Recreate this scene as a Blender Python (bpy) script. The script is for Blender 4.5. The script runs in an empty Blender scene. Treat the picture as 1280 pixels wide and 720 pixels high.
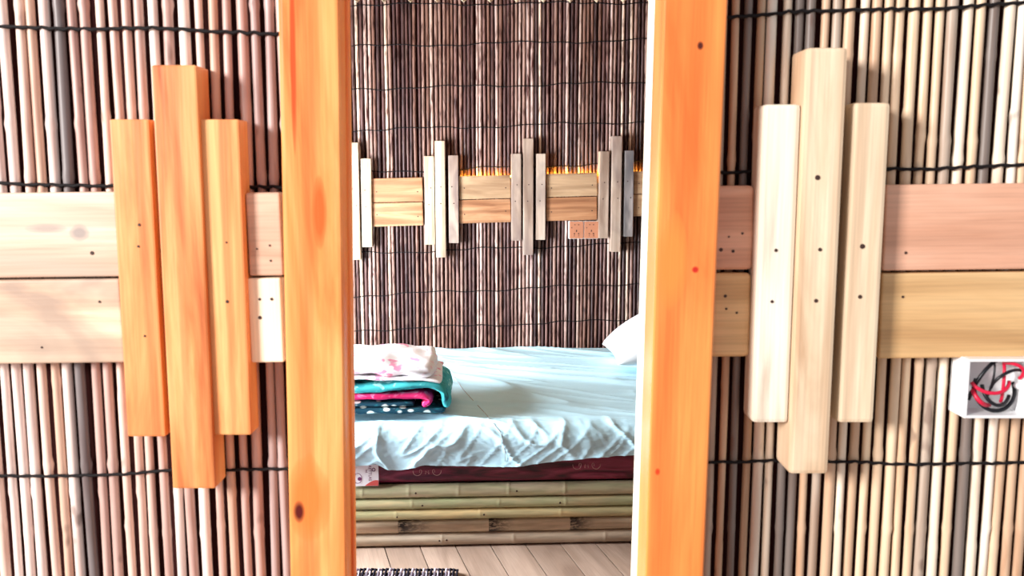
import bpy, bmesh, math, random
from mathutils import Vector, Matrix, noise
random.seed(7)
sc = bpy.context.scene
COL = sc.collection
R = math.radians
PI = math.pi

# ------------------------------------------------------------------ camera
F = 1100.0; PITCH = R(7.4); ROLL = R(0.0); CZ = 1.33
cam = bpy.data.objects.new('camera', bpy.data.cameras.new('camera')); COL.objects.link(cam)
cam.data.lens = F / 1280 * 36; cam.data.sensor_width = 36; cam.data.clip_start = 0.05
MC = Matrix.Rotation(R(90) - PITCH, 4, 'X') @ Matrix.Rotation(-ROLL, 4, 'Z')
cam.matrix_world = Matrix.Translation((0, 0, CZ)) @ MC
cam.data.dof.use_dof = True; cam.data.dof.focus_distance = 3.6; cam.data.dof.aperture_fstop = 9
sc.camera = cam
CAM = Vector((0, 0, CZ))

# ------------------------------------------------------------------ world, lights, exposure
w = bpy.data.worlds.new('sky'); sc.world = w; w.use_nodes = True
w.node_tree.nodes['Background'].inputs[0].default_value = (0.93, 0.95, 1.0, 1)
w.node_tree.nodes['Background'].inputs[1].default_value = 0.42
def area(name, loc, target, size, sizey, power, color):
    l = bpy.data.lights.new(name, 'AREA'); l.shape = 'RECTANGLE'; l.size = size; l.size_y = sizey
    l.energy = power; l.color = color
    o = bpy.data.objects.new(name, l); COL.objects.link(o); o.location = loc
    o.rotation_euler = (Vector(target) - Vector(loc)).to_track_quat('-Z', 'Y').to_euler()
    return o
area('porch_daylight', (-4.0, -1.9, 2.5), (0.15, 1.3, 1.15), 1.2, 1.2, 360, (1, 0.97, 0.93))
area('window_daylight', (-1.93, 2.9, 1.0), (0.2, 3.7, 0.35), 0.9, 0.9, 155, (0.88, 0.95, 1.0))
sc.view_settings.view_transform = 'Standard'; sc.view_settings.look = 'None'
sc.view_settings.exposure = 0.5; sc.view_settings.gamma = 1; sc.view_settings.use_curve_mapping = False

# ------------------------------------------------------------------ helpers
def ray(px, py):
    d = MC.to_3x3() @ Vector(((px - 640) / F, -(py - 360) / F, -1)); return d
def hit(px, py, Y):                      # point of the plane y = Y seen at a pixel of the photograph
    d = ray(px, py); return CAM + d * (Y / d.y)
TH = R(4.6)
FU = Vector((math.cos(TH), math.sin(TH), 0)); FN = Vector((math.sin(TH), -math.cos(TH), 0))   # back wall: along, towards room
FO = Vector((0, 4.62, 0))
def hitf(px, py, out=0.0):               # (u, z) on the back wall, 'out' metres in front of its reeds
    d = ray(px, py); o = FO + FN * out
    t = (o - CAM).dot(FN) / d.dot(FN); p = CAM + d * t
    return (p - FO).dot(FU), p.z
def wallp(u, z, out): return FO + FU * u + FN * out + Vector((0, 0, z))

def new(name, bm, mat=None, parent=None, loc=(0, 0, 0), rot=(0, 0, 0), smooth=False, label=None):
    me = bpy.data.meshes.new(name); bmesh.ops.recalc_face_normals(bm, faces=bm.faces); bm.to_mesh(me); bm.free()
    if smooth:
        for p in me.polygons: p.use_smooth = True
    for m in (mat if isinstance(mat, (list, tuple)) else [mat]):
        if m: me.materials.append(m)
    o = bpy.data.objects.new(name, me); COL.objects.link(o); o.location = loc; o.rotation_euler = rot
    if parent: o.parent = parent
    if label: o['label'] = label
    return o
def empty(name, loc=(0, 0, 0), rotz=0):
    o = bpy.data.objects.new(name, None); COL.objects.link(o); o.location = loc; o.rotation_euler = (0, 0, rotz)
    o.empty_display_size = 0.05
    return o
def tag(o, label, cat, group=None, kind=None):
    o['label'] = label; o['category'] = cat
    if group: o['group'] = group
    if kind: o['kind'] = kind
    return o
def boxbm(sx, sy, sz, bev=0.0, seg=2, bm=None, at=(0, 0, 0)):
    b = bmesh.new(); bmesh.ops.create_cube(b, size=1)
    bmesh.ops.scale(b, vec=(sx, sy, sz), verts=b.verts)
    if bev: bmesh.ops.bevel(b, geom=b.edges[:], offset=bev, segments=seg, profile=0.6, affect='EDGES')
    bmesh.ops.translate(b, vec=at, verts=b.verts)
    if bm is None: return b
    me = bpy.data.meshes.new('t'); b.to_mesh(me); b.free(); bm.from_mesh(me); bpy.data.meshes.remove(me); return bm
def tubebm(pts, r, sides=6, bm=None, closed=False):
    bm = bm or bmesh.new(); pts = [Vector(p) for p in pts]; n = len(pts); rings = []
    up = None
    for i, p in enumerate(pts):
        a = pts[(i - 1) % n] if (closed or i > 0) else p; b = pts[(i + 1) % n] if (closed or i < n - 1) else p
        t = (b - a).normalized()
        if up is None:
            up = t.orthogonal().normalized()
        up = (up - t * up.dot(t)).normalized(); s = t.cross(up)
        rr = r[i] if isinstance(r, (list, tuple)) else r
        rings.append([bm.verts.new(p + (up * math.cos(2 * PI * k / sides) + s * math.sin(2 * PI * k / sides)) * rr) for k in range(sides)])
    m = n if closed else n - 1
    for i in range(m):
        A, B = rings[i], rings[(i + 1) % n]
        for k in range(sides): bm.faces.new((A[k], A[(k + 1) % sides], B[(k + 1) % sides], B[k]))
    if not closed:
        bm.faces.new(rings[0][::-1]); bm.faces.new(rings[-1])
    return bm
def gridbm(nu, nv, fn, bm=None):
    bm = bm or bmesh.new()
    V = [[bm.verts.new(fn(i / nu, j / nv)) for j in range(nv + 1)] for i in range(nu + 1)]
    for i in range(nu):
        for j in range(nv): bm.faces.new((V[i][j], V[i + 1][j], V[i + 1][j + 1], V[i][j + 1]))
    return bm

# ------------------------------------------------------------------ materials
class NT:
    def __init__(s, name):
        s.m = bpy.data.materials.new(name); s.m.use_nodes = True; s.t = s.m.node_tree
        s.b = s.t.nodes['Principled BSDF']
    def n(s, typ, **kw):
        nd = s.t.nodes.new(typ)
        for k, v in kw.items():
            if k.startswith('i_'):
                key = k[2:]; key = int(key) if key.isdigit() else key
                if hasattr(v, 'bl_rna') or isinstance(v, bpy.types.NodeSocket): s.t.links.new(v, nd.inputs[key])
                else: nd.inputs[key].default_value = v
            else: setattr(nd, k, v)
        return nd
    def ramp(s, fac, stops, interp='LINEAR'):
        r = s.n('ShaderNodeValToRGB'); r.color_ramp.interpolation = interp; e = r.color_ramp.elements
        while len(e) < len(stops): e.new(0.5)
        for x, (p, c) in zip(e, stops):
            x.position = p; x.color = (c[0], c[1], c[2], 1) if hasattr(c, '__len__') else (c, c, c, 1)
        s.t.links.new(fac, r.inputs[0]); return r.outputs[0]
    def mix(s, fac, a, b, mode='MIX'):
        m = s.n('ShaderNodeMix', data_type='RGBA', blend_type=mode)
        for idx, v in ((0, fac), (6, a), (7, b)):
            if isinstance(v, bpy.types.NodeSocket): s.t.links.new(v, m.inputs[idx])
            elif idx == 0: m.inputs[0].default_value = v
            else: m.inputs[idx].default_value = (v[0], v[1], v[2], 1)
        return m.outputs[2]
    def math(s, op, a, b=0.0):
        m = s.n('ShaderNodeMath', operation=op)
        for i, v in ((0, a), (1, b)):
            if isinstance(v, bpy.types.NodeSocket): s.t.links.new(v, m.inputs[i])
            else: m.inputs[i].default_value = v
        return m.outputs[0]
    def coords(s, scale, rnd=True):
        tc = s.n('ShaderNodeTexCoord').outputs['Object']
        if rnd:
            oi = s.n('ShaderNodeObjectInfo').outputs['Random']
            c = s.n('ShaderNodeCombineXYZ', i_0=s.math('MULTIPLY', oi, 37.0), i_1=s.math('MULTIPLY', oi, 11.0), i_2=s.math('MULTIPLY', oi, 23.0)).outputs[0]
            tc = s.n('ShaderNodeVectorMath', operation='ADD', i_0=tc, i_1=c).outputs[0]
        return s.n('ShaderNodeMapping', i_Vector=tc, i_Scale=scale).outputs[0]
    def done(s, col, rough=0.5, bump=None, bstr=0.3, bdist=0.002, spec=0.4):
        if isinstance(col, bpy.types.NodeSocket): s.t.links.new(col, s.b.inputs['Base Color'])
        else: s.b.inputs['Base Color'].default_value = (*col, 1)
        s.b.inputs['Roughness'].default_value = rough; s.b.inputs['Specular IOR Level'].default_value = spec
        if bump is not None:
            bn = s.n('ShaderNodeBump', i_Height=bump, i_Strength=bstr, i_Distance=bdist)
            s.t.links.new(bn.outputs[0], s.b.inputs['Normal'])
        return s.m
def plain(name, col, rough=0.5, spec=0.4): return NT(name).done(col, rough, spec=spec)

def wood(name, light, mid, dark, axis='Z', rough=0.45, grain=1.0, knots=(), stain=None, stain_pos=0.62, rnd=True, curl=1.5):
    t = NT(name); lo, ac = 1.3, 16.0 * grain
    sc_ = {'Z': (ac, ac, lo), 'X': (lo, ac, ac)}[axis]
    co = t.coords(sc_, rnd)
    n1 = t.n('ShaderNodeTexNoise', i_Vector=co, i_Scale=1.0, i_Detail=5.0, i_Roughness=0.55, i_Distortion=curl).outputs[0]
    c = t.ramp(n1, [(0.30, dark), (0.46, mid), (0.62, light), (0.8, mid)])
    w1 = t.n('ShaderNodeTexWave', wave_type='BANDS', bands_direction='X' if axis == 'Z' else 'Z', i_Vector=co, i_Scale=0.55, i_Distortion=5.0, i_Detail=2.0, **{'i_Detail Scale': 0.8}).outputs[1]
    c = t.mix(t.math('MULTIPLY', t.ramp(w1, [(0.0, 1.0), (0.35, 0.0)]), 0.45), c, dark)
    fine = t.n('ShaderNodeTexNoise', i_Vector=t.coords({'Z': (260, 260, 6), 'X': (6, 260, 260)}[axis]), i_Scale=1.0, i_Detail=2.0).outputs[0]
    c = t.mix(0.5, c, t.ramp(fine, [(0.3, 0.72), (0.6, 1.0)]), 'MULTIPLY')
    if stain:
        s1 = t.n('ShaderNodeTexNoise', i_Vector=t.coords({'Z': (7, 7, 3), 'X': (4, 9, 9)}[axis]), i_Scale=1.0, i_Detail=3.0, i_Distortion=0.8).outputs[0]
        c = t.mix(t.math('MULTIPLY', t.ramp(s1, [(stain_pos - 0.12, 0.0), (stain_pos + 0.1, 1.0)]), 0.75), c, stain)
    for (kx, kz, rx, rz, kc) in knots:
        tc = t.n('ShaderNodeTexCoord').outputs['Object']
        q = t.n('ShaderNodeVectorMath', operation='SUBTRACT', i_0=tc, i_1=(kx, 0, kz)).outputs[0]
        q = t.n('ShaderNodeVectorMath', operation='MULTIPLY', i_0=q, i_1=(1 / rx, 0.0, 1 / rz)).outputs[0]
        d = t.n('ShaderNodeVectorMath', operation='LENGTH', i_0=q).outputs['Value']
        d = t.math('ADD', d, t.math('MULTIPLY', t.math('SUBTRACT', n1, 0.5), 1.1))
        c = t.mix(t.ramp(d, [(0.5, 1.0), (0.9, 0.4), (1.3, 0.0)]), c, kc)
    return t.done(c, rough, fine, 0.25, 0.001)

ORG = wood('orange_varnished_pine', (1.0, 0.50, 0.17), (0.98, 0.36, 0.10), (0.78, 0.16, 0.03), grain=0.55, rough=0.35)
YOR = wood('golden_orange_pine', (0.88, 0.46, 0.18), (0.76, 0.28, 0.09), (0.50, 0.12, 0.03), grain=0.8, rough=0.45)
CREAM = wood('cream_pine', (0.88, 0.72, 0.52), (0.78, 0.58, 0.39), (0.55, 0.33, 0.19), grain=0.7, stain=(0.55, 0.40, 0.28), stain_pos=0.72)
CREAMW = wood('bleached_pine', (0.97, 0.90, 0.78), (0.90, 0.80, 0.66), (0.66, 0.54, 0.42), grain=0.6)
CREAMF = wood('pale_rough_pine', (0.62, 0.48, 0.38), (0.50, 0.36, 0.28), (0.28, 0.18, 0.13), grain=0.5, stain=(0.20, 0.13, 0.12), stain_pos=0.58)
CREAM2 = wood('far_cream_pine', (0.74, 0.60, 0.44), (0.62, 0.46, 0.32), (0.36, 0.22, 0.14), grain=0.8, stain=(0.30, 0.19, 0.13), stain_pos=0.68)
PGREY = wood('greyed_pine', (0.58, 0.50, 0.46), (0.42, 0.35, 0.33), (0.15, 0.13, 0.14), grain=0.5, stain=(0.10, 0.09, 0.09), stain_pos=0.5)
PLK = wood('pale_pink_board', (0.76, 0.58, 0.46), (0.70, 0.49, 0.37), (0.54, 0.34, 0.24), 'X', grain=0.6, knots=((0.190, 0.010, 0.036, 0.008, (0.42, 0.33, 0.28)), (0.236, 0.004, 0.017, 0.014, (0.36, 0.29, 0.26))), stain=(0.50, 0.38, 0.30), stain_pos=0.66)
PLK2 = wood('stained_beige_board', (0.88, 0.66, 0.48), (0.76, 0.52, 0.36), (0.52, 0.32, 0.21), 'X', grain=0.6, stain=(0.34, 0.24, 0.19), stain_pos=0.52)
PRS = wood('rose_tan_board', (0.80, 0.46, 0.32), (0.72, 0.38, 0.25), (0.55, 0.26, 0.16), 'X', grain=0.4)
PTN = wood('tan_board', (0.80, 0.53, 0.27), (0.70, 0.43, 0.20), (0.50, 0.28, 0.12), 'X', grain=0.5)
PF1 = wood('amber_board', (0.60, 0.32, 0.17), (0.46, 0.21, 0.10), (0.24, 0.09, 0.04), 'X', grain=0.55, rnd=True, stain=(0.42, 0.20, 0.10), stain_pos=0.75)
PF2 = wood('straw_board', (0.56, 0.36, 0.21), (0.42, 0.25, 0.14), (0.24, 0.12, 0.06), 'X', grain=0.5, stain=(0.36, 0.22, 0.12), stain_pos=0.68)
FLW = wood('beige_floorboard', (0.52, 0.37, 0.29), (0.43, 0.30, 0.23), (0.30, 0.20, 0.15), 'X', grain=0.5, rough=0.5, stain=(0.40, 0.27, 0.2))
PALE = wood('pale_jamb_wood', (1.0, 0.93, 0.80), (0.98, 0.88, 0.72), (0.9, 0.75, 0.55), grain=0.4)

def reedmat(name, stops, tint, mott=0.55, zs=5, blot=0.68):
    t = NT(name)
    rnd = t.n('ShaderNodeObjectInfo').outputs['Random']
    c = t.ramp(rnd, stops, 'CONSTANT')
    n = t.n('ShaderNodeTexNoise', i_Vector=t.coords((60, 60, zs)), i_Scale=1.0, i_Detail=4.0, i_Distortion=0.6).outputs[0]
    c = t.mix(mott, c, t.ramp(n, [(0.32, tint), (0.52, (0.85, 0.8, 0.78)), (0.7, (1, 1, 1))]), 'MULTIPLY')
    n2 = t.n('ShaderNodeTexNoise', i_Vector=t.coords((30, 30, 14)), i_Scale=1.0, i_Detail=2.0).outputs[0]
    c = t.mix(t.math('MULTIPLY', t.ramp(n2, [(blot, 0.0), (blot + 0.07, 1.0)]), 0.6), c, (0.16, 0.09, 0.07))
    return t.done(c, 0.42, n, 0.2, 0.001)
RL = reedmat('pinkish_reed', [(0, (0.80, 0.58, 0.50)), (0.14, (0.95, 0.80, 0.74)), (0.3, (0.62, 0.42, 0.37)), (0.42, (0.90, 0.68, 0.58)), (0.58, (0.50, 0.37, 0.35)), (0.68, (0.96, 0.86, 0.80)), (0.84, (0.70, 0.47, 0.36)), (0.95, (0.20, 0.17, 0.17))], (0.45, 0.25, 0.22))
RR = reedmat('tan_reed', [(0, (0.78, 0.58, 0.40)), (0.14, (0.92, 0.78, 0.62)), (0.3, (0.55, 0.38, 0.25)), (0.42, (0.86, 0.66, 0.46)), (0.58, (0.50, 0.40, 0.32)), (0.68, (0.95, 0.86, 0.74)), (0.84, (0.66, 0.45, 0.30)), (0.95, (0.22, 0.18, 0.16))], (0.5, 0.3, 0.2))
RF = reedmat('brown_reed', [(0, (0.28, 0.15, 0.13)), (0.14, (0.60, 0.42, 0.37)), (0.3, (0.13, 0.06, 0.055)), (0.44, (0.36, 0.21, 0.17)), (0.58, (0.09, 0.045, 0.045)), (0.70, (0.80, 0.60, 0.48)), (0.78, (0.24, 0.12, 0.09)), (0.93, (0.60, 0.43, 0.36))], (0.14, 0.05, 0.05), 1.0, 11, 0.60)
BACK = plain('dark_maroon_backing', (0.04, 0.009, 0.008), 0.9, 0.1)
CORD = plain('black_cord', (0.008, 0.006, 0.007), 0.7, 0.2)
NAIL = plain('dark_nail_hole', (0.045, 0.02, 0.015), 0.6)
WPL = plain('white_plastic', (0.92, 0.92, 0.93), 0.35)

# ------------------------------------------------------------------ the setting
YN = 1.29     # front of the near reeds
def reed_variant(r, H, seed):
    rs = random.Random(seed); pts = []; rad = []
    z = 0; nodes = [];
    zz = rs.uniform(0.05, 0.3)
    while zz < H - 0.03: nodes.append(zz); zz += rs.uniform(0.18, 0.34)
    zs = {0.0, H}
    for q in nodes: zs |= {q - 0.012, q, q + 0.012}
    zs = sorted(zs); ph = rs.uniform(0, 6)
    for z in zs:
        pts.append((0.0016 * math.sin(z * 5 + ph) + rs.uniform(-.0006, .0006), 0.001 * math.cos(z * 4 + ph), z))
        rad.append(r * (1.13 if z in nodes else 1.0) * rs.uniform(0.95, 1.04))
    return tubebm(pts, rad, 8)
def reeds(parent, mat, x0, x1, pitch, r, z0, z1, place, seed, tilt=0.0013):
    rs = random.Random(seed); var = []
    for k in range(5):
        o = new('reed', reed_variant(r, z1 - z0, seed * 10 + k), mat, parent, smooth=True); var.append(o)
    x = x0; i = 0; xs = []
    while x < x1:
        if i < 5: o = var[i]
        else: o = var[rs.randrange(5)].copy(); COL.objects.link(o); o.parent = parent
        sx = rs.uniform(0.86, 1.15)
        p = place(x); o.location = (p[0], p[1], z0 + p[2])
        o.rotation_euler = (0, rs.uniform(-tilt, tilt), rs.uniform(0, 6.28)); o.scale = (sx, sx, 1)
        xs.append(x); x += pitch * (0.55 + 0.45 * sx) * rs.uniform(0.94, 1.07); i += 1
    return xs
def cord(parent, xs, zf, place, r, depth):
    pts = []; rs = random.Random(int(xs[0] * 100) + len(parent.children))
    for i, x in enumerate(xs):
        p = place(x, depth); dz = 0.0012 * math.sin(i * 0.9) + rs.uniform(-.001, .001)
        pts.append((p[0], p[1], zf(x) + dz))
        if i + 1 < len(xs):
            q = place((x + xs[i + 1]) / 2, depth - 0.003); pts.append((q[0], q[1], zf((x + xs[i + 1]) / 2) - 0.0015))
    rad = [r * (1 if i % 2 == 0 else 1.45) for i in range(len(pts))]
    return new('tie_cord', tubebm(pts, rad, 6), CORD, parent, smooth=True)

H_TOP = 2.36
# near walls either side of the doorway
XL = hit(440, 360, YN).x; XR = hit(800, 360, YN).x
wl = new('wall_front_left', boxbm(2.2 + XL - 0.02, 0.02, H_TOP), BACK, loc=((-2.2 + XL - 0.02) / 2, YN + 0.032, H_TOP / 2)); wl['kind'] = 'structure'
wr = new('wall_front_right', boxbm(2.2 - XR - 0.02, 0.02, H_TOP), BACK, loc=((2.2 + XR + 0.02) / 2, YN + 0.032, H_TOP / 2)); wr['kind'] = 'structure'
def local(o):
    def f(x, out=0.0): return (x - o.location.x, YN + 0.008 - out - o.location.y, -o.location.z)
    return f
pl, pr = local(wl), local(wr)
xsl = reeds(wl, RL, -1.25, XL - 0.055, 0.0197, 0.0069, 0.01, H_TOP - 0.02, pl, 3)
xsr = reeds(wr, RR, XR + 0.055, 1.3, 0.0182, 0.0068, 0.01, H_TOP - 0.02, pr, 5)
def line(pa, pb, Y):
    a, b = hit(*pa, Y), hit(*pb, Y)
    return lambda x: a.z + (b.z - a.z) * (x - a.x) / (b.x - a.x)
for pa, pb in (((0, 32), (345, 40)), ((0, 229), (345, 232)), ((0, 596), (355, 584))):
    f = line(pa, pb, YN); cord(wl, xsl, lambda x: f(x) + 0.002 * math.sin(x * 22) - wl.location.z, pl, 0.0021, 0.0095)
for pa, pb in (((908, 20), (1280, 3)), ((905, 214), (1280, 206)), ((890, 576), (1280, 579))):
    f = line(pa, pb, YN); cord(wr, xsr, lambda x: f(x) + 0.002 * math.sin(x * 18) - wr.location.z, pr, 0.0021, 0.0095)
# back wall
wb = new('wall_back', boxbm(4.1, 0.02, H_TOP), BACK, loc=wallp(0, H_TOP / 2, -0.035), rot=(0, 0, TH)); wb['kind'] = 'structure'
def pb_(u, out=0.0): return (u, 0.0269 - out - 0.035 - 0.0035, -H_TOP / 2)
def pbk(u, out=0.0): return (u, -(0.035 - 0.009 + out), -H_TOP / 2)
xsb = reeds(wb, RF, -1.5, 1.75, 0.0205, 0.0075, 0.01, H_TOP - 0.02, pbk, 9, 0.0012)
for la, lb in (((440, 6), (800, 3)), ((440, 58), (800, 50)), ((440, 111), (800, 103)), ((440, 163), (800, 152)), ((440, 216), (800, 203)), ((440, 317), (795, 304)), ((440, 370), (795, 354)), ((440, 413), (795, 399))):
    a, b = hitf(*la), hitf(*lb)
    cord(wb, xsb, lambda u: a[1] + (b[1] - a[1]) * (u - a[0]) / (b[0] - a[0]) + 0.006 * math.sin(u * 9 + la[1]) + 0.003 * math.sin(u * 31) - H_TOP / 2, pbk, 0.0021, 0.0100)
# side walls of the room; the left one has a wide window opening
def sidewall(name, x, pieces):
    bm = bmesh.new()
    for (y0, y1, z0, z1) in pieces: boxbm(0.04, y1 - y0, z1 - z0, 0, 1, bm, (0, (y0 + y1) / 2, (z0 + z1) / 2))
    o = new(name, bm, plain(name + '_reed_mat', (0.30, 0.19, 0.14), 0.8), loc=(x, 0, 0)); o['kind'] = 'structure'; return o
sidewall('wall_left', -2.0, [(1.335, 2.0, 0, H_TOP), (3.7, 4.42, 0, H_TOP), (2.0, 3.7, 0, 0.5), (2.0, 3.7, 2.0, H_TOP)])
sidewall('wall_right', 2.0, [(1.335, 4.74, 0, H_TOP)])
# ceiling and rafters
ce = new('ceiling', boxbm(4.4, 4.0, 0.03), plain('woven_ceiling_mat', (0.42, 0.28, 0.17), 0.8), loc=(0, 3.1, H_TOP + 0.09)); ce['kind'] = 'structure'
def bmesh_diamond(L):
    b = boxbm(0.034, L, 0.034, 0.002, 1); bmesh.ops.rotate(b, matrix=Matrix.Rotation(PI / 4, 3, 'Y'), verts=b.verts); return b
for i in range(-6, 16):
    px = 447 + 33.2 * i; u, z = hitf(px, 4.5, 0.02)
    p = wallp(u, z, 0.02)
    L = 3.2
    o = new('rafter', bmesh_diamond(L), CREAM, ce, smooth=False)
    d = Vector((0.04, 1, 0)).normalized(); c = p - d * (L / 2) + Vector((0, 0, 0.027))
    o.location = c - ce.location; o.rotation_euler = (0, 0, -0.04)
# floorboards
fl = new('floor', boxbm(4.2, 6.6, 0.03), BACK, loc=(0, 1.75, -0.045)); fl['kind'] = 'structure'
ang = R(15.5); D = Vector((-math.sin(ang), math.cos(ang))); Nn = Vector((D.y, -D.x))
def clip(poly, ax, val, sgn):
    out = []
    for i in range(len(poly)):
        a, b = poly[i], poly[(i + 1) % len(poly)]; da, db = sgn * (a[ax] - val), sgn * (b[ax] - val)
        if da <= 0: out.append(a)
        if (da < 0 < db) or (db < 0 < da): t = da / (da - db); out.append(a + (b - a) * t)
    return out
W = 0.1235; rs = random.Random(2)
j0 = hit(483, 692, 3.0); g = CAM + ray(483, 692) * (-CZ / ray(483, 692).z); off = Vector((g.x, g.y)).dot(Nn)
for k in range(-26, 27):
    a0 = off + k * W + 0.002; a1 = off + (k + 1) * W - 0.002
    cuts = [-3.0, rs.uniform(-1.0, 1.2), 7.0]
    for c0, c1 in zip(cuts, cuts[1:]):
        poly = [Nn * a0 + D * (c0 + .001), Nn * a1 + D * (c0 + .001), Nn * a1 + D * (c1 - .001), Nn * a0 + D * (c1 - .001)]
        for ax, v, s_ in ((0, -1.97, -1), (0, 1.97, 1), (1, -1.4, -1), (1, 4.95, 1)):
            if poly: poly = clip(poly, ax, v, s_)
        if len(poly) < 3: continue
        cx = sum((p for p in poly), Vector((0, 0))) / len(poly)
        bm = bmesh.new(); lift = rs.uniform(-0.0006, 0.0006)
        M2 = Matrix.Rotation(-(ang + PI / 2), 2)
        q = [M2 @ (p - cx) for p in poly]
        top = [bm.verts.new((p.x, p.y, lift)) for p in q]; bot = [bm.verts.new((p.x, p.y, -0.028)) for p in q]
        bm.faces.new(top); bm.faces.new(bot[::-1])
        for i in range(len(q)): bm.faces.new((top[i], bot[i], bot[(i + 1) % len(q)], top[(i + 1) % len(q)]))
        o = new('floorboard', bm, FLW, fl); o.location = Vector((cx.x, cx.y, 0)) - fl.location; o.rotation_euler = (0, 0, ang + PI / 2)

# ------------------------------------------------------------------ near door posts
def post(name, pxa, pxb, Y, depth, mat, label):
    a, b = hit(pxa, 360, Y).x, hit(pxb, 360, Y).x; x = (a + b) / 2
    t = empty(name, (x, Y + depth / 2, 0)); tag(t, label, 'door post', kind='structure')
    new('post', boxbm(b - a, depth, 2.3, 0.006, 3), mat, t, loc=(0, 0, 1.15), rot=(0, 0.012, 0)); return t, x, b - a
zk = hit(383, 640, 1.2).z - 1.15; xk = hit(383, 640, 1.2).x
kL = hit(355, 360, 1.2).x * .5 + hit(429, 360, 1.2).x * .5
OL = wood('orange_post_wood_left', (0.92, 0.42, 0.14), (0.84, 0.28, 0.075), (0.60, 0.11, 0.02), grain=0.5, rough=0.32, rnd=False, curl=1.2,
          knots=((xk - kL + .008, zk + 0.02, 0.034, 0.07, (0.85, 0.20, 0.04)), (xk - kL - .006, zk, 0.009, 0.018, (0.10, 0.004, 0.003)), (hit(398, 250, 1.2).x - kL, hit(400, 265, 1.2).z - 1.15, 0.010, 0.05, (0.75, 0.12, 0.02)), (-.022, hit(370, 70, 1.2).z - 1.15, 0.004, 0.13, (0.55, 0.07, 0.01))))
tL, xL, wL = post('door_post', 354.5, 428.5, 1.20, 0.062, OL, 'orange varnished post left of the doorway, dark knot near its foot')
kR = hit(819, 360, 1.2).x * .5 + hit(895, 360, 1.2).x * .5
OR_ = wood('orange_post_wood_right', (0.92, 0.32, 0.08), (0.88, 0.24, 0.055), (0.70, 0.12, 0.02), grain=0.35, rough=0.32, rnd=False, curl=0.8,
           knots=((hit(872, 57, 1.2).x - kR, hit(872, 57, 1.2).z - 1.15, 0.0045, 0.006, (0.08, 0.01, 0.005)), (hit(869, 337, 1.2).x - kR, hit(869, 337, 1.2).z - 1.15, 0.005, 0.005, (0.55, 0.02, 0.01)), (hit(840, 320, 1.2).x - kR, hit(840, 330, 1.2).z - 1.15, 0.022, 0.07, (0.92, 0.25, 0.05)), (hit(825, 590, 1.2).x - kR, hit(825, 590, 1.2).z - 1.15, 0.004, 0.006, (0.65, 0.05, 0.01))))
tR, xR, wR = post('door_post', 818, 895, 1.20, 0.085, OR_, 'deep orange post right of the doorway with bright inner edge')
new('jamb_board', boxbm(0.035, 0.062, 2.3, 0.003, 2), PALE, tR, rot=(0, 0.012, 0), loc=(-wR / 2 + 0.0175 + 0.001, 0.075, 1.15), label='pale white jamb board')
# groove strips on the inner side of the left post
for k, dy in enumerate((0.010, 0.024)):
    new('groove_bead', boxbm(0.006, 0.008, 2.3, 0.002, 2), ORG, tL, loc=(wL / 2 + 0.001, dy, 1.15), rot=(0, 0.012, 0))
# lintel tying the posts above the picture
li = new('door_lintel', boxbm(xR - xL + wL, 0.06, 0.10, 0.005, 2), ORG, loc=((xL + xR) / 2, 1.235, 2.35)); tag(li, 'orange timber lintel across the top of the doorway', 'lintel', kind='structure')
new('wall_front_above_door', boxbm(XR - XL + 0.04, 0.02, 0.12), BACK, loc=((XL + XR) / 2, YN + 0.032, 2.40))['kind'] = 'structure'

# ------------------------------------------------------------------ near boards and slat ornaments
def nail(parent, x, y, z, r, rotx=True):
    bm = bmesh.new(); bmesh.ops.create_cone(bm, cap_ends=True, segments=10, radius1=r, radius2=r * 0.8, depth=0.0016)
    bmesh.ops.rotate(bm, matrix=Matrix.Rotation(PI / 2, 3, 'X'), verts=bm.verts)
    return new('nail', bm, NAIL, parent, loc=(x, y, z))
def near_boards(label, rects, Y, T, mats, nails=(), cut=0.004):
    # rects: (pxa, pxb, pya, pyb) of each board's face at its middle
    cs = []
    for (xa, xb, ya, yb) in rects:
        xm, ym = (xa + xb) / 2, (ya + yb) / 2
        A, B = hit(xa, ym, Y), hit(xb, ym, Y); Cc, Dd = hit(xm, ya, Y), hit(xm, yb, Y)
        cs.append((A.x, B.x, Dd.z, Cc.z))
    ox = (cs[0][0] + cs[0][1]) / 2; oz = cs[-1][2]
    t = empty('board_rail', (ox, YN, oz)); tag(t, label, 'wall rail', 'pairs of boards along the near wall')
    for i, (a, b, z0, z1) in enumerate(cs):
        o = new('board', boxbm(b - a, T, z1 - z0 - 0.0016, cut, 3), mats[i], t, loc=((a + b) / 2 - ox, Y + T / 2 - YN, (z0 + z1) / 2 - oz), rot=(0, R(-0.7), 0))
        for (px, py, r) in nails:
            p = hit(px, py, Y)
            if z0 < p.z < z1: nail(o, p.x - (a + b) / 2, -T / 2 - 0.0002, p.z - (z0 + z1) / 2, r)
    return t
YB = 1.262; TB = 0.026
near_boards('long pale board pair left of the orange slats, lower board stained grey', [(-360, 148.5, 242, 349.5), (-360, 153, 351, 457)], YB, TB, [PLK, PLK2], [(115, 319, .0032), (125, 380, .0022), (52, 436, .0018)])
near_boards('short bleached board pair between orange slats and left post', [(309, 352, 240, 345.5), (311, 353, 347, 454)], YB, TB, [PLK, PALE], [(321, 311, .0016), (337, 307, .0018), (338, 326, .0018), (325, 374, .0022), (340, 374, .0026), (325, 397, .003)])
near_boards('short pink and tan board pair with rounded corners beside right post', [(888, 943, 231.5, 338.5), (888, 939, 341, 447.5)], YB, TB, [PRS, PTN], [(928, 292, .002), (911, 296, .0016), (901, 312, .003), (916, 314, .0026), (907, 370, .0026), (908, 386, .002), (921, 391, .002)], cut=0.009)
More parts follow.
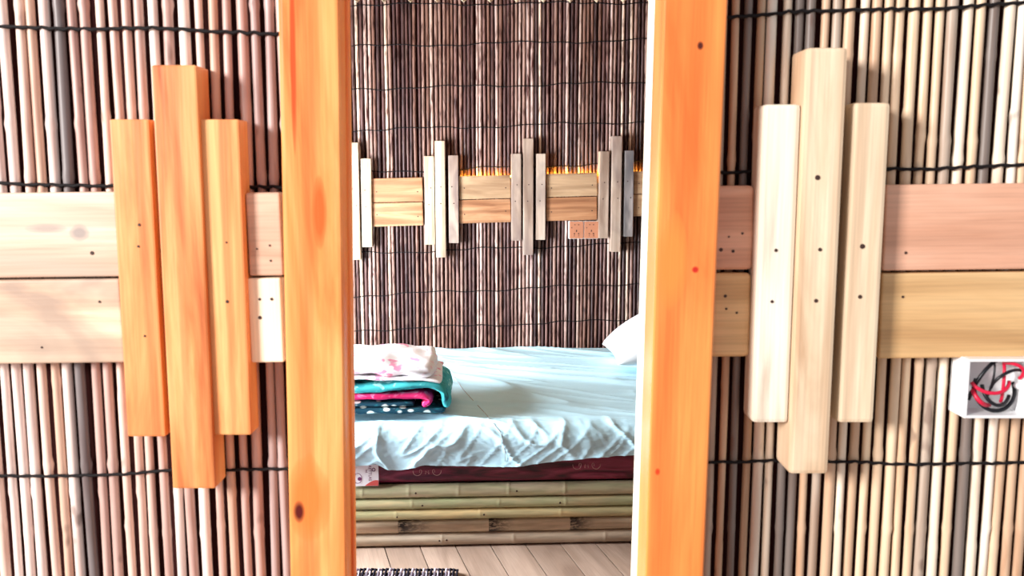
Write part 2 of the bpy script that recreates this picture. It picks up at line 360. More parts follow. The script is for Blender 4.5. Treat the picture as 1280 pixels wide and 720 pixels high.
near_boards('long rose board over tan board right of the cream slats', [(1106, 1660, 227, 336), (1101, 1660, 338, 446)], YB, TB, [PRS, PTN], [(1132, 313, .0024), (1129, 368, .0022)])

def ornament(name_label, slats, Yf, thick, mats, nails, bev, group, cat='wall ornament'):
    xs = [hit(s[0], 347, Yf).x for s in slats]
    zlo = min(hit(s[0], s[3], Yf).z for s in slats)
    ox = sum(xs) / len(xs); t = empty('slat_ornament', (ox, YN, zlo)); tag(t, name_label, cat, group)
    for i, (cx, w_, ya, yb, dy) in enumerate(slats):
        Y = Yf + dy; x = hit(cx, 347, Y).x; z1 = hit(cx, ya, Y).z; z0 = hit(cx, yb, Y).z
        wd = w_ / F * (hit(cx, 347, Y) - CAM).length * 0.97; T = YN - Y
        o = new('slat', boxbm(wd, T, z1 - z0, bev, 2), mats[i % len(mats)], t, loc=(x - ox, (Y + T / 2) - YN, (z0 + z1) / 2 - zlo))
        for (px, py, r) in nails:
            p = hit(px, py, Y)
            if abs(p.x - x) < wd / 2 and z0 < p.z < z1: nail(o, p.x - x, -T / 2 - 0.0002, p.z - (z0 + z1) / 2, r)
    return t
ornament('three orange slats on the wall left of the doorway, middle one longest',
         [(172, 46, 149, 546, 0.004), (229.5, 53, 81, 611, -0.004), (282, 47, 149, 544, 0.004)], 1.243, 0.047, [YOR],
         [(174, 281, .0024), (173, 308, .002), (181, 420, .0018), (284, 377, .0026), (283, 303, .0016)], 0.003, 'slat ornaments on the near wall')
ornament('three cream slats on the wall right of the doorway, middle one longest',
         [(970, 45, 130, 529, 0.002), (1022, 49, 59, 593, -0.010), (1079, 44, 128, 529, 0.002)], 1.232, 0.06, [CREAMW, CREAM, CREAM],
         [(970, 313, .0028), (965, 377, .0026), (1025, 312, .003), (1020, 376, .0032), (1078, 308, .004), (1075, 371, .0032), (1022, 222, .004)], 0.006, 'slat ornaments on the near wall')

# ------------------------------------------------------------------ junction box with loose wires
def junction_box():
    Y = 1.243; A, B = hit(1210, 449, Y), hit(1286, 523, Y); wd, ht, dp = B.x - A.x, A.z - B.z, YN - Y
    t = empty('junction_box', ((A.x + B.x) / 2, YN, B.z)); tag(t, 'open white junction box with red and black wires under right boards', 'electrical box')
    bm = bmesh.new(); wt = 0.004
    boxbm(wd, wt, ht, 0.001, 1, bm, (0, -wt / 2 - 0.001, ht / 2))
    for s in (-1, 1):
        boxbm(wt, dp, ht, 0.0012, 2, bm, (s * (wd - wt) / 2, -dp / 2, ht / 2)); boxbm(wd - 2 * wt, dp, wt, 0.0012, 2, bm, (0, -dp / 2, ht / 2 + s * (ht - wt) / 2))
    new('box', bm, WPL, t)
    for s in (-1, 1):
        lb = bmesh.new(); bmesh.ops.create_cone(lb, cap_ends=True, segments=12, radius1=.0045, radius2=.0045, depth=dp * .8)
        bmesh.ops.rotate(lb, matrix=Matrix.Rotation(PI / 2, 3, 'X'), verts=lb.verts)
        new('screw_lug', lb, WPL, t, loc=(s * (wd / 2 - .007), -dp * .45, ht * .49))
    red, blk = plain('red_insulation', (0.65, 0.01, 0.05), 0.35), plain('black_insulation', (0.006, 0.006, 0.01), 0.35)
    rs = random.Random(4)
    def wire(n, mat, c, rx, rz, a0, a1, y0, r=0.0017, skew=0):
        pts = []
        for k in range(29):
            q = k / 28; a = a0 + (a1 - a0) * q
            pts.append((c[0] + rx * math.cos(a), y0 - 0.012 * math.sin(PI * q), c[1] + rz * math.sin(a) + skew * math.cos(a)))
        new(n, tubebm(pts, r, 8), mat, t, smooth=True)
    h = ht
    wire('black_wire', blk, (0.008, h * .42), .030, .030, R(150), R(380), -.018, .0030)
    wire('black_wire', blk, (0.010, h * .46), .022, .024, R(170), R(330), -.024, .0028)
    wire('black_wire', blk, (0.012, h * .22), .040, .062, R(85), R(178), -.02, .0028)
    wire('black_wire', blk, (0.028, h * .52), .030, .024, R(60), R(190), -.03, .0024)
    wire('black_wire', blk, (0.000, h * .48), .004, .040, R(90), R(200), -.027, .0016)
    wire('red_wire', red, (0.004, h * .42), .032, .022, R(175), R(260), -.028, .0034)
    wire('red_wire', red, (-.004, h * .62), .028, .018, R(195), R(350), -.031, .0028)
    wire('red_wire', red, (0.016, h * .55), .004, .028, R(80), R(270), -.026, .0024)
    wire('red_wire', red, (0.020, h * .70), .020, .018, R(-20), R(110), -.030, .0026)
junction_box()

# ------------------------------------------------------------------ back wall boards, ornaments, lamp strip, sockets
def far_board_pair(label, xa, xb, y0, ym, y1, mats, T=0.020, out=0.034):
    ua, _ = hitf(xa, ym, out); ub, _ = hitf(xb, ym, out); xm = (xa + xb) / 2
    z = [hitf(xm, y, out)[1] for y in (y0, ym, y1)]; um = (ua + ub) / 2
    t = empty('board_rail', wallp(um, z[2], 0), TH); tag(t, label, 'wall rail', 'pairs of boards along the back wall')
    for i in range(2):
        o = new('board', boxbm(ub - ua, T, z[i] - z[i + 1] - 0.003, 0.005, 2), mats[i], t, loc=(0, -(out - T / 2), (z[i] + z[i + 1]) / 2 - z[2]), rot=(0, R(-1.4), 0))
        for sx in (-1, 1): nail(o, sx * (ub - ua) * 0.40, -T / 2 - .0003, random.uniform(-.015, .01), .0035)
    return t
far_board_pair('amber board pair on the back wall nearest the left post', 464.5, 528.5, 222, 253, 283, [PF1, PF1])
far_board_pair('straw over amber board pair between second and third slat groups', 574, 638.5, 219, 249, 279, [PF2, PF1])
far_board_pair('board pair on the back wall above the double socket', 683, 746.5, 216, 246, 276, [PF2, PF1])
far_board_pair('board pair at right end of the back wall, mostly behind right post', 792, 858, 213, 242, 270, [PF2, PF2])
def far_ornament(label, slats, mats, nails=2):
    out = 0.052; us = [hitf(s[0], 250, out)[0] for s in slats]; um = sum(us) / len(us); zl = min(hitf(s[0], s[3], out)[1] for s in slats)
    t = empty('slat_ornament', wallp(um, zl, 0), TH); tag(t, label, 'wall ornament', 'slat ornaments on the back wall')
    for i, (cx, w_, ya, yb) in enumerate(slats):
        o_ = out + (0.008 if i == len(slats) // 2 and len(slats) == 3 else 0)
        u, _ = hitf(cx, 250, o_); z1 = hitf(cx, ya, o_)[1]; z0 = hitf(cx, yb, o_)[1]
        o = new('slat', boxbm(w_ / F * 4.55, o_, z1 - z0, 0.004, 2), mats[i], t, loc=(u - um, -o_ / 2, (z0 + z1) / 2 - zl), rot=(0, R(random.uniform(-.2, .3)), 0))
        for dz in (-.02, .065): nail(o, random.uniform(-.01, .01), -o_ / 2 - .0003, dz, .0035)
far_ornament('pale slat group half hidden behind the left post', [(427.5, 12, 196, 310), (443, 12.2, 178, 325), (458, 12.5, 198, 309)], [CREAMF, CREAM2, CREAM2])
far_ornament('slat group on the back wall, second from left, knot near its top', [(537, 12.3, 195, 306), (550.5, 12.3, 176, 322), (567, 12.3, 194, 304)], [CREAM2, CREAM2, CREAMF])
far_ornament('third slat group on the back wall, all three slats tan', [(645.5, 12.2, 192, 301), (660.5, 12.6, 173, 319), (676, 12, 192, 300)], [CREAMF, CREAMF, CREAMF])
far_ornament('rightmost slat group on the back wall with a grey streaked slat', [(755, 12.4, 189, 298), (770.5, 12.6, 170, 315), (786, 12.0, 188, 296)], [CREAMF, CREAMF, PGREY])
# warm lamp strip lying on the wall behind the top edge of the boards
em = NT('warm_lamp_strip'); em.b.inputs['Emission Color'].default_value = (1.0, 0.52, 0.06, 1); em.b.inputs['Emission Strength'].default_value = 75; em.done((0.9, 0.7, 0.3), 0.5)
for (xa, xb, y, lab) in ((573, 641, 219, 'warm glowing lamp strip behind the straw board pair'), (682, 748, 216, 'warm glowing lamp strip behind the boards above the socket'), (791, 850, 213, 'warm glowing lamp strip behind the rightmost board pair')):
    ua, z = hitf(xa, y, .01); ub, _ = hitf(xb, y, .01)
    o = new('lamp_strip', boxbm(ub - ua - 0.02, 0.004, 0.008, 0.001, 1), em.m, loc=wallp((ua + ub) / 2, z - 0.008, 0.0065), rot=(0, R(-1.4), TH)); tag(o, lab, 'lamp strip', 'lamp strips behind the back wall boards')
def sockets():
    out = 0.034; u0, z1 = hitf(711.5, 276.5, out); u1, z0 = hitf(748, 298.5, out); wd, ht = u1 - u0, z1 - z0
    t = empty('double_socket', wallp((u0 + u1) / 2, z0, 0), TH); tag(t, 'white wall box with two terracotta power sockets under the boards', 'power socket')
    new('box', boxbm(wd, out - .004, ht, 0.003, 2), WPL, t, loc=(0, -(out - .004) / 2, ht / 2))
    tm = plain('terracotta_plate', (0.50, 0.20, 0.11), 0.45)
    for s in (-1, 1):
        pw = wd / 2 - 0.0055
        f = new('faceplate', boxbm(pw, 0.008, ht - .004, 0.002, 2), tm, t, loc=(s * (wd / 4 + 0.0005), -(out - .001), ht / 2))
        for (x, z, sx, sz) in ((-.009, .028, .007, .004), (.011, .028, .007, .004), (0, -.004, .005, .010), (-.011, -.019, .006, .006), (.011, -.019, .006, .006), (-.025, .012, .005, .005), (-.012, -.030, .004, .004), (.012, -.030, .004, .004)):
            new('socket_hole', boxbm(sx, .002, sz), NAIL, f, loc=(x, -.0042, z))
sockets()

# ------------------------------------------------------------------ bed: bamboo frame, mattress, sheet
BR = R(2.7); BO = Vector((0, 3.02, 0)); BX0, BX1 = -1.35, 1.30; BD = 1.44
def bl(p):                                # local bed frame
    return p
def hitb(px, py, dy=0.0):                 # (x, z) in the bed frame on its front plane
    d = ray(px, py); n = Vector((math.sin(BR), -math.cos(BR), 0)); o = BO - n * dy
    t = (o - CAM).dot(n) / d.dot(n); p = CAM + d * t - BO; return p.x * math.cos(BR) + p.y * math.sin(BR), p.z
bed = empty('bamboo_bed', BO, BR); tag(bed, 'low bamboo bed base of five stacked green-tan poles', 'bed')
def bambmat(name, a, b, c, dark=None):
    t = NT(name)
    n = t.n('ShaderNodeTexNoise', i_Vector=t.coords((3.0, 14, 14)), i_Scale=1.0, i_Detail=3.0, i_Distortion=0.6).outputs[0]
    col = t.ramp(n, [(0.32, a), (0.5, b), (0.66, c)])
    f = t.n('ShaderNodeTexNoise', i_Vector=t.coords((10, 90, 90)), i_Scale=1.0, i_Detail=4.0).outputs[0]
    col = t.mix(0.6, col, t.ramp(f, [(0.35, 0.62), (0.6, 1.0)]), 'MULTIPLY')
    if dark:
        tc = t.n('ShaderNodeTexCoord').outputs['Object']; x = t.n('ShaderNodeSeparateXYZ', i_0=tc).outputs[0]
        f2 = t.n('ShaderNodeTexNoise', i_Vector=t.coords((60, 160, 160)), i_Scale=1.0, i_Detail=3.0).outputs[0]
        for (x0, x1) in dark:
            m_ = t.math('MULTIPLY', t.math('GREATER_THAN', x, x0), t.ramp(t.math('ADD', x, t.math('MULTIPLY', f2, 0.05)), [(0.0, 1.0), (1.0, 1.0)]))
            fall = t.n('ShaderNodeMapRange', i_Value=x, **{'i_From Min': x1, 'i_From Max': x0 + 0.02, 'i_To Min': 0.0, 'i_To Max': 1.0}).outputs[0]
            m_ = t.math('MULTIPLY', m_, t.math('MULTIPLY', fall, t.ramp(f2, [(0.38, 0.35), (0.52, 1.0)])))
            col = t.mix(m_, col, (0.035, 0.03, 0.028))
    return t.done(col, 0.38, f, 0.15, 0.001)
def pole_bm(L, r, nodes, jumps=()):
    xs = {-L / 2, L / 2}
    for n_ in nodes: xs |= {n_ - .012, n_ - .004, n_, n_ + .004, n_ + .012}
    for n_ in jumps: xs |= {n_ - .001, n_ + .001}
    xs = sorted(xs); rad = []
    for x in xs:
        k = 1.0
        for n_ in nodes:
            if abs(x - n_) < .005: k = 1.07 if abs(x - n_) < .002 else 1.02
        for n_ in jumps:
            if n_ - .16 < x < n_: k = 1.08
        rad.append(r * k)
    bm = bmesh.new(); return tubebm([(x, 0, 0) for x in xs], rad, 20)
zt = hitb(640, 605.5)[1]
pole_px = [(440, 624, 608.5, 625.5), (440, 638, 625.5, 638.5), (440, 651, 638.5, 652), (440, 669, 653, 668.5), (440, 686, 669, 685)]
edges_z = [hitb(445, y)[1] for y in (609, 626, 639.5, 653, 669.5, 686)]
zbot, ztop = 0.002, edges_z[0]
fr = [(e - edges_z[-1]) / (edges_z[0] - edges_z[-1]) for e in edges_z]
levels = [zbot + q * (ztop - zbot) for q in fr]
def nx(px): return hitb(px, 640)[0]
node_px = [[453, 511, 573, 636, 706], [515, 624, 707], [495, 600, 701], [], [428, 552, 642, 757]]
mats_b = [bambmat('green_tan_bamboo', (0.50, 0.40, 0.27), (0.46, 0.44, 0.26), (0.62, 0.50, 0.34)),
          bambmat('green_bamboo', (0.40, 0.42, 0.22), (0.48, 0.44, 0.25), (0.72, 0.52, 0.28)),
          bambmat('yellow_green_bamboo', (0.44, 0.42, 0.22), (0.56, 0.47, 0.25), (0.80, 0.58, 0.28)),
          bambmat('tan_sooty_bamboo', (0.52, 0.40, 0.29), (0.58, 0.45, 0.31), (0.72, 0.54, 0.38), [(nx(497), nx(545)), (nx(611), nx(645)), (nx(713), nx(745))]),
          bambmat('brown_tan_bamboo', (0.46, 0.35, 0.26), (0.55, 0.43, 0.31), (0.62, 0.50, 0.38))]
for i in range(5):
    z1, z0 = levels[i], levels[i + 1]; r = (z1 - z0) / 2 * 0.98
    nds = [nx(p) for p in node_px[i]]
    extra = [BX0 + 0.1 + .2 * k for k in range(3)] + [0.62 + .22 * k for k in range(3)]
    jm = [nx(497), nx(611), nx(713)] if i == 3 else []
    o = new('front_pole', pole_bm(BX1 - BX0, r, nds + extra, jm), mats_b[i], bed, loc=((0, r, (z0 + z1) / 2)), smooth=True)
    for (px) in {0: (520, 646), 1: (528, 700), 2: (496, 605), 3: (600,), 4: (549, 558)}[i]:
        bm = bmesh.new(); bmesh.ops.create_icosphere(bm, subdivisions=1, radius=0.0042); bmesh.ops.scale(bm, vec=(1, .4, 1), verts=bm.verts)
        new('nail', bm, NAIL, o, loc=(nx(px), -r * 0.98, random.uniform(-.003, .002)))
for s in (0, 1):
    for i in range(5):
        z1, z0 = levels[i], levels[i + 1]; r = (z1 - z0) / 2 * 0.98
        L = BD - 0.10
        new('side_pole', tubebm([(0, 0, 0), (0, L, 0)], r, 12), mats_b[(i + s) % 5], bed, loc=((BX0 + 0.03, BX1 - 0.03)[s], 0.06, (z0 + z1) / 2), smooth=True)
for s in (0, 1, 2):
    new('slat_platform', boxbm(BX1 - BX0 - 0.14, 0.36, 0.018, .002, 1), PF2, bed, loc=((BX0 + BX1) / 2, 0.28 + s * .42, ztop - 0.012))
for (x, y) in ((BX0 + .14, .14), (BX1 - .14, .14), (BX0 + .14, BD - .14), (BX1 - .14, BD - .14)):
    new('leg', tubebm([(0, 0, 0), (0, 0, ztop - .03)], .04, 12), mats_b[0], bed, loc=(x, y, 0.001), smooth=True)
ZT = 0.425      # top of mattress
mt = NT('maroon_satin'); mn = mt.n('ShaderNodeTexNoise', i_Vector=mt.coords((4, 20, 26)), i_Scale=1.0, i_Detail=4.0, i_Distortion=1.5).outputs[0]
MAR = mt.done(mt.ramp(mn, [(0.36, (0.030, 0.001, 0.008)), (0.5, (0.11, 0.004, 0.022)), (0.68, (0.26, 0.03, 0.07))]), 0.3, mn, 0.5, 0.008)
ma = empty('mattress', BO, BR); tag(ma, 'dark maroon mattress on the bamboo bed, under the white sheet', 'mattress')
mh = ZT - 0.012 - ztop - .002
new('mattress_body', boxbm(BX1 - BX0 - .02, BD - .02, mh, 0.028, 4), MAR, ma, loc=((BX0 + BX1) / 2, BD / 2 + 0.006, ztop + .002 + mh / 2), smooth=True)
gold = plain('pale_rose_thread', (0.45, 0.22, 0.20), 0.5)
def curl(cx, cz, s):
    bm = bmesh.new(); base = (cx, -0.0065, cz)
    for sg in (-1, 1):
        pts = [(cx + sg * s * (0.35 + .5 * q + .18 * math.cos(q * 7)), -0.0055, cz + s * .22 * math.sin(q * 7)) for q in [k / 14 for k in range(15)]]
        tubebm(pts, .0010, 4, bm)
    tubebm([(cx - s * .12, -.0055, cz - s * .12), (cx - s * .1, -.0055, cz + s * .14), (cx, -.0055, cz), (cx + s * .1, -.0055, cz + s * .14), (cx + s * .12, -.0055, cz - s * .12)], .0010, 4, bm)
    return bm
for px, py in ((534, 590), (733, 582), (640, 600)):
    x, z = hitb(px, py, 0.0)
    if px != 640: new('embroidery', curl(x, z, .05), gold, ma, smooth=True, label='pale rose embroidered scroll')
# printed label at the left
xa, za = hitb(430, 586); xb, zb = hitb(473.5, 607)
LY = -0.0012
lab = new('printed_label', boxbm(xb - xa, 0.0015, 0.077), plain('label_paper', (0.85, 0.83, 0.88), 0.5), ma, loc=((xa + xb) / 2, LY, zb + 0.0385), label='white printed label with red swoosh')
pur = plain('label_purple_ink', (0.16, 0.03, 0.12), 0.5); redi = plain('label_red_ink', (0.62, 0.09, 0.08), 0.5)
def txt(s, size, mat, parent, loc, rot, name='lettering'):
    cu = bpy.data.curves.new('t', 'FONT'); cu.body = s; cu.size = size; cu.extrude = 0.0002; cu.align_x = 'CENTER'; cu.align_y = 'CENTER'
    ob = bpy.data.objects.new('t', cu); COL.objects.link(ob); me = bpy.data.meshes.new_from_object(ob); bpy.data.objects.remove(ob)
    me.materials.append(mat); o = bpy.data.objects.new(name, me); COL.objects.link(o); o.parent = parent; o.location = loc; o.rotation_euler = rot; return o
W2 = (xb - xa) / 2
def lx(px): return hitb(px, 595)[0] - (xa + xb) / 2
txt('RETTLAS', .0145, pur, lab, (lx(462.5), -.0011, .008), (R(90), R(90), 0))
txt('ltd', .011, pur, lab, (lx(458.3), -.0011, .016), (R(90), R(90), 0))
def ring(cx, cz, r, t, sx=1, sz=1):
    return tubebm([(cx + r * sx * math.cos(a), 0, cz + r * sz * math.sin(a)) for a in [k * PI / 10 for k in range(20)]], t, 5, closed=True)
new('emblem', ring(0, 0, .0055, .0014), pur, lab, loc=(lx(467.3), -.001, .021))
new('emblem', ring(0, 0, .0145, .0010, 1, 1.25), pur, lab, loc=(lx(447), -.001, -.010))
bm = bmesh.new(); bmesh.ops.create_circle(bm, cap_ends=True, segments=12, radius=.007); bmesh.ops.rotate(bm, matrix=Matrix.Rotation(PI / 2, 3, 'X'), verts=bm.verts)
new('printed_mark', bm, pur, lab, loc=(lx(449.5), -.0014, -.012))
bm = bmesh.new()
up = []; dn = []
for k in range(13):
    q = k / 12; x = lx(456) + (lx(473) - lx(456)) * q
    up.append(bm.verts.new((x, 0, -.0375 + .020 * math.sin(q * PI * .6)))); dn.append(bm.verts.new((x, 0, -.0377)))
for k in range(12): bm.faces.new((dn[k], dn[k + 1], up[k + 1], up[k]))
new('red_swoosh', bm, redi, lab, loc=(0, -.0012, 0), label='red printed swoosh')

# sheet
st = NT('white_cotton_sheet'); sn = st.n('ShaderNodeTexNoise', i_Vector=st.coords((9, 30, 30)), i_Scale=1.0, i_Detail=5.0, i_Distortion=1.2).outputs[0]
SHEET = st.done((0.58, 0.87, 1.0), 0.7, sn, 0.35, 0.006, spec=0.2)
def hem_px(px):
    pts = [(300, 588), (442, 582), (474, 580), (482, 587), (500, 589), (530, 581), (560, 582), (600, 583), (640, 583), (690, 577), (740, 570), (790, 568), (900, 566)]
    if px <= pts[0][0]: return pts[0][1]
    for a, b in zip(pts, pts[1:]):
        if px <= b[0]: return a[1] + (b[1] - a[1]) * (px - a[0]) / (b[0] - a[0])
    return pts[-1][1]
hem = [(hitb(p, hem_px(p) - 5, 0.03)) for p in range(250, 1050, 6)]
def hemz(x):
    for a, b in zip(hem, hem[1:]):
        if x <= b[0]: return a[1] + (b[1] - a[1]) * max(0, (x - a[0])) / (b[0] - a[0])
    return hem[-1][1]
def rdg(v, p=3): return (1 - min(1, abs(noise.noise(v)) * 2.2)) ** p
def sheet_pt(u, v):
    x = BX0 - 0.015 + u * (BX1 - BX0 + 0.03)
    Rr = 0.05; top_len = BD - Rr; arc = Rr * PI / 2; hz = hemz(x); drop = (ZT + 0.004 - Rr) - hz; tot = top_len + arc + drop
    # parameter weighted: half of the rows for the top, the rest for the front
    s = v * 0.999
    if s < 0.55: dist = s / 0.55 * (top_len * 0.97)
    else: dist = top_len * 0.97 + (s - 0.55) / 0.45 * (tot - top_len * 0.97)
    if dist < top_len: y = BD - dist; z = ZT + 0.004; ny, nz = 0, 1
    elif dist < top_len + arc: a = (dist - top_len) / Rr; y = Rr - Rr * math.sin(a); z = ZT + 0.004 - Rr + Rr * math.cos(a); ny, nz = -math.sin(a), math.cos(a)
    else: y = 0; z = ZT + 0.004 - Rr - (dist - top_len - arc); ny, nz = -1, 0
    front = max(0, min(1, (dist - top_len + 0.10) / 0.18))
    # long diagonal creases on the top, running down to the right
    c, s_ = math.cos(R(-24)), math.sin(R(-24))
    a_, b_ = x * c - y * s_, x * s_ + y * c
    a_, b_ = x * .90 + (1.44 - y) * .42, (1.44 - y) * .90 - x * .42
    h = 0.018 * rdg(Vector((a_ * 1.0, b_ * 4.5, 0.3)), 5) + 0.006 * rdg(Vector((a_ * 2.2 + 4, b_ * 13, 1.7)), 4)
    h += 0.010 * noise.noise(Vector((x * 2.2, y * 2.2, 5)))
    # crumpled, puffed front
    f = 0.024 * (0.5 + noise.noise(Vector((x * 5, z * 6 + y * 5, 2.2)))) + 0.009 * rdg(Vector((x * 6 + z * 9, z * 6 - x * 3, 7)), 6) + 0.005 * rdg(Vector((x * 14 - z * 14, z * 10 - x * 4, 3)), 6) + .002 * rdg(Vector((x * 34 + z * 20, z * 20, 9)), 4)
    amp = h * (1 - front) + f * front
    edge = min(1, (BD - y) / .05)
    amp = max(amp * (0.4 + .6 * edge), -0.001)
    if nz == 1 and False: pass
    amp += 0.006
    return Vector((x, y + ny * amp, z + nz * amp))
sh = empty('bed_sheet', BO, BR); tag(sh, 'rumpled white sheet spread over the mattress, hanging over its front', 'bed sheet')
so = new('sheet_cloth', gridbm(330, 230, sheet_pt), SHEET, sh, smooth=True)
pts = []
for (px, py) in ((553, 452), (565, 468), (578, 486), (592, 502), (606, 517), (617, 530), (624, 541), (628, 552), (630, 566), (630, 578)):
    # seam follows the cloth surface: nearest cloth vertex to the line of sight
    d = ray(px, py).normalized(); best = None
    for v in list(so.data.vertices)[::3]:
        wv = Matrix.Translation(BO) @ Matrix.Rotation(BR, 4, 'Z') @ v.co - CAM
        e = (wv - d * wv.dot(d)).length
        if best is None or e < best[0]: best = (e, v.co.copy())
    pts.append(best[1] + Vector((0, -.002, .002)))
new('seam', tubebm(pts, .0011, 5), plain('seam_grey', (0.30, 0.28, 0.30), .7), sh, smooth=True)

# pillow
def pillow_bm(a, b, c, seed):
    def f(u, v):
        x, y = (u * 2 - 1), (v * 2 - 1)
        # corners pulled out a little, edges drawn in
        ex = a * x * (1 - .05 * (1 - y * y)); ey = b * y * (1 - .07 * (1 - x * x))
        t = max(0, (1 - abs(x) ** 2.2) * (1 - abs(y) ** 2.2)) ** .5
        return Vector((ex, ey, c * t * (1 + .10 * noise.noise(Vector((ex * 8, ey * 8, seed))))))
    bm = gridbm(44, 34, f)
    n = len(bm.verts)
    gridbm(44, 34, lambda u, v: (lambda p: Vector((p.x, p.y, -p.z * .8)))(f(u, v)), bm)
    bmesh.ops.remove_doubles(bm, verts=bm.verts, dist=1e-5); return bm
PCM = plain('white_pillowcase', (0.93, 0.92, 0.93), .75, .2)
pxl, _ = hitb(751, 440, 0.95)
def put_pillow(x, y, z, ry, c, seed, label):
    o = new('pillow', pillow_bm(.31, .24, c, seed), PCM, smooth=True)
    o.location = BO + Matrix.Rotation(BR, 3, 'Z') @ Vector((x, y, ZT + z)); o.rotation_euler = (0, R(ry), BR); tag(o, label, 'pillow', 'pillows at the right end of the bed')
put_pillow(pxl + .335, 0.98, .180, -20, .125, 1, 'plump white pillow leaning up at the right end of the bed')
put_pillow(pxl + .76, 0.98, .080, 0, .055, 5, 'flat white pillow lying under the leaning one')

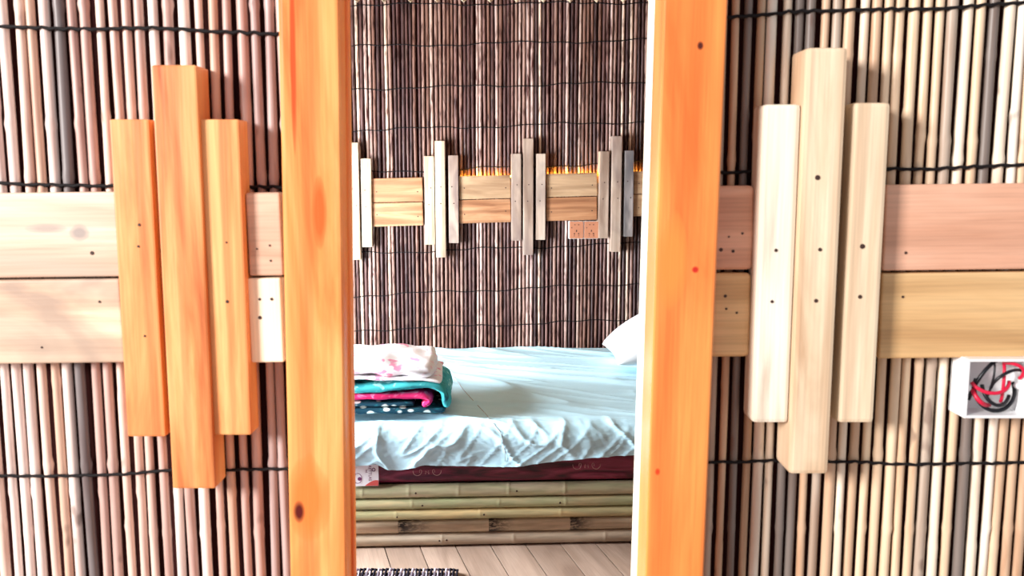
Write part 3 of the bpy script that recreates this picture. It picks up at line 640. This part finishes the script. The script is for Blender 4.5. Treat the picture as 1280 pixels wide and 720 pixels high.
# folded quilt
def quilt():
    u1, z = hitb(560, 520, .10)
    t = empty('folded_quilt', BO + Matrix.Rotation(BR, 3, 'Z') @ Vector((u1, .10, ZT + .036)), BR)
    tag(t, 'folded floral quilt of teal, pink and white on the bed left', 'quilt')
    def flor(name, base, spots, lo=0.42):
        n = NT(name); v = n.n('ShaderNodeTexVoronoi', i_Vector=n.coords((22, 22, 34), False), i_Scale=1.0, i_Randomness=0.9)
        s = n.n('ShaderNodeTexNoise', i_Vector=n.coords((16, 16, 22), False), i_Scale=1.0, i_Detail=2.0, i_Distortion=1.0).outputs[0]
        c = n.ramp(s, [(0.3, spots[0]), (lo, base), (0.58, base), (0.66, spots[1])])
        c = n.mix(n.ramp(v.outputs['Distance'], [(0.26, 1.0), (0.34, 0.0)]), c, spots[2])
        fz = n.n('ShaderNodeTexNoise', i_Vector=n.coords((300, 300, 300), False), i_Scale=1.0, i_Detail=2.0).outputs[0]
        return n.done(c, .85, fz, .5, .003, spec=.15)
    teal = flor('teal_floral_plush', (0.05, 0.38, 0.40), [(0.02, 0.10, 0.14), (0.35, 0.75, 0.72), (0.03, 0.28, 0.32)])
    pink = flor('hot_pink_plush', (0.80, 0.03, 0.17), [(0.85, 0.35, 0.55), (0.90, 0.25, 0.45), (0.75, 0.02, 0.12)])
    dark = flor('dark_teal_floral_plush', (0.01, 0.05, 0.08), [(0.02, 0.20, 0.24), (0.02, 0.12, 0.15), (0.78, 0.80, 0.76)])
    white = flor('white_floral_plush', (0.93, 0.90, 0.93), [(0.93, 0.92, 0.95), (0.90, 0.35, 0.52), (0.95, 0.95, 0.97)], 0.3)
    def ribbon(name, path, th, y0, y1, mat, seed, label=None, wob=.006):
        P = [Vector((p[0], 0, p[1])) for p in path]; n = len(P)
        # resample
        Q = []
        for a, b in zip(P, P[1:]):
            k = max(1, int((b - a).length / .012))
            Q += [a + (b - a) * (i / k) for i in range(k)]
        Q.append(P[-1])
        for _ in range(3): Q = [Q[0]] + [(Q[i - 1] + Q[i] * 2 + Q[i + 1]) / 4 for i in range(1, len(Q) - 1)] + [Q[-1]]
        L, Rr = [], []
        for i, q in enumerate(Q):
            tt = (Q[min(i + 1, len(Q) - 1)] - Q[max(i - 1, 0)]).normalized(); nn = Vector((-tt.z, 0, tt.x))
            L.append((q, nn, tt)); 
        loop = [(q, nn) for q, nn, tt in L]
        for k in range(1, 5): a = PI * k / 5; q, nn, tt = L[-1]; loop.append((q, nn * math.cos(a) + tt * math.sin(a)))
        loop += [(q, -nn) for q, nn, tt in reversed(L)]
        for k in range(1, 5): a = PI * k / 5; q, nn, tt = L[0]; loop.append((q, -nn * math.cos(a) - tt * math.sin(a)))
        prof = [(-1, .25), (-.97, .6), (-.9, .85), (-.78, 1.0)] + [(q, 1.0) for q in (-.6, -.4, -.2, 0, .2, .4, .6)] + [(.78, 1), (.9, .85), (.97, .6), (1, .25)]
        bm = bmesh.new(); rings = []
        for (yy, k) in prof:
            y = (y0 + y1) / 2 + yy * (y1 - y0) / 2; rg = []
            for (q, nn) in loop:
                p = q + nn * (th / 2 * k) + Vector((0, y, 0))
                p = p + nn * wob * noise.noise(Vector((p.x * 14 + seed, p.y * 14, p.z * 30))) + Vector((0, .008 * noise.noise(Vector((p.x * 10, seed, p.z * 12))), 0))
                rg.append(bm.verts.new(p))
            rings.append(rg)
        m = len(loop)
        for a, b in zip(rings, rings[1:]):
            for k in range(m): bm.faces.new((a[k], a[(k + 1) % m], b[(k + 1) % m], b[k]))
        bm.faces.new(rings[0]); bm.faces.new(rings[-1][::-1])
        return new(name, bm, mat, t, smooth=True, label=label)
    D_ = .36
    ribbon('quilt_fold', [(-.55, .016), (-.02, .016)], .026, 0, D_, dark, 1, 'dark teal fold with white flowers')
    ribbon('quilt_fold', [(-.55, .040), (-.13, .040)], .022, .004, D_, dark, 2, 'dark teal fold with white flowers')
    ribbon('quilt_fold', [(-.55, .066), (-.20, .068), (-.10, .070), (-.062, .060), (-.055, .045), (-.085, .037)], .028, .002, D_, pink, 3, 'hot pink fold')
    ribbon('quilt_fold', [(-.55, .112), (-.42, .110), (-.34, .096), (-.24, .098), (-.14, .110), (-.06, .112), (-.02, .098), (-.004, .070), (-.006, .036)], .030, -.004, D_, teal, 4, 'teal fold wrapping the right end', .008)
    ribbon('quilt_fold', [(-.55, .138), (-.36, .137), (-.20, .132), (-.07, .128), (-.03, .118)], .014, .008, D_, white, 5, 'thin white fold with pink flowers')
    ribbon('quilt_top', [(-.55, .168), (-.32, .170), (-.18, .166), (-.075, .156)], .052, .012, D_ + .03, white, 6, 'puffy white top fold with pink flowers', .014)
quilt()

# ------------------------------------------------------------------ rag rug
def rug():
    A = CAM + ray(443, 717) * (-CZ / ray(443, 717).z); B = CAM + ray(575, 721) * (-CZ / ray(575, 721).z)
    t = empty('rag_rug', (A.x, A.y, 0.001)); tag(t, 'black and grey rag rug with looped edge on the floorboards', 'rug')
    n = NT('rag_rug_weave'); v = n.n('ShaderNodeTexWave', i_Vector=n.coords((1, 1, 1), False), i_Scale=18.0, i_Distortion=6.0, i_Detail=2.0).outputs[1]
    m = n.done(n.ramp(v, [(0.35, (0.02, 0.015, 0.03)), (0.6, (0.45, 0.38, 0.45))]), .9, v, .6, .005)
    x0, x1 = -.35, B.x - A.x - .015; y1 = -.018; dep = .55
    o = new('rug_body', boxbm(x1 - x0, dep, .012, .005, 2), m, t, loc=((x0 + x1) / 2, y1 - dep / 2, .007))
    ma_, mb_ = plain('black_rag_loop', (0.015, 0.012, 0.02), .9, .1), plain('grey_lilac_rag_loop', (0.50, 0.42, 0.50), .9, .1)
    x = x0 + .01; i = 0
    while x < x1:
        h = random.uniform(.016, .024)
        pts = [(x + dx, y1 + dy, .006 + dz) for dx, dy, dz in ((0, -.035, .004), (-.001, -.012, .010), (0, h * .5, .012), (.006, h, .005), (.012, h * .5, .010), (.011, -.012, .010), (.012, -.035, .004))]
        new('rag_loop', tubebm(pts, .0042, 6), (ma_ if i % 3 != 1 else mb_), t, smooth=True); x += .0125; i += 1
rug()
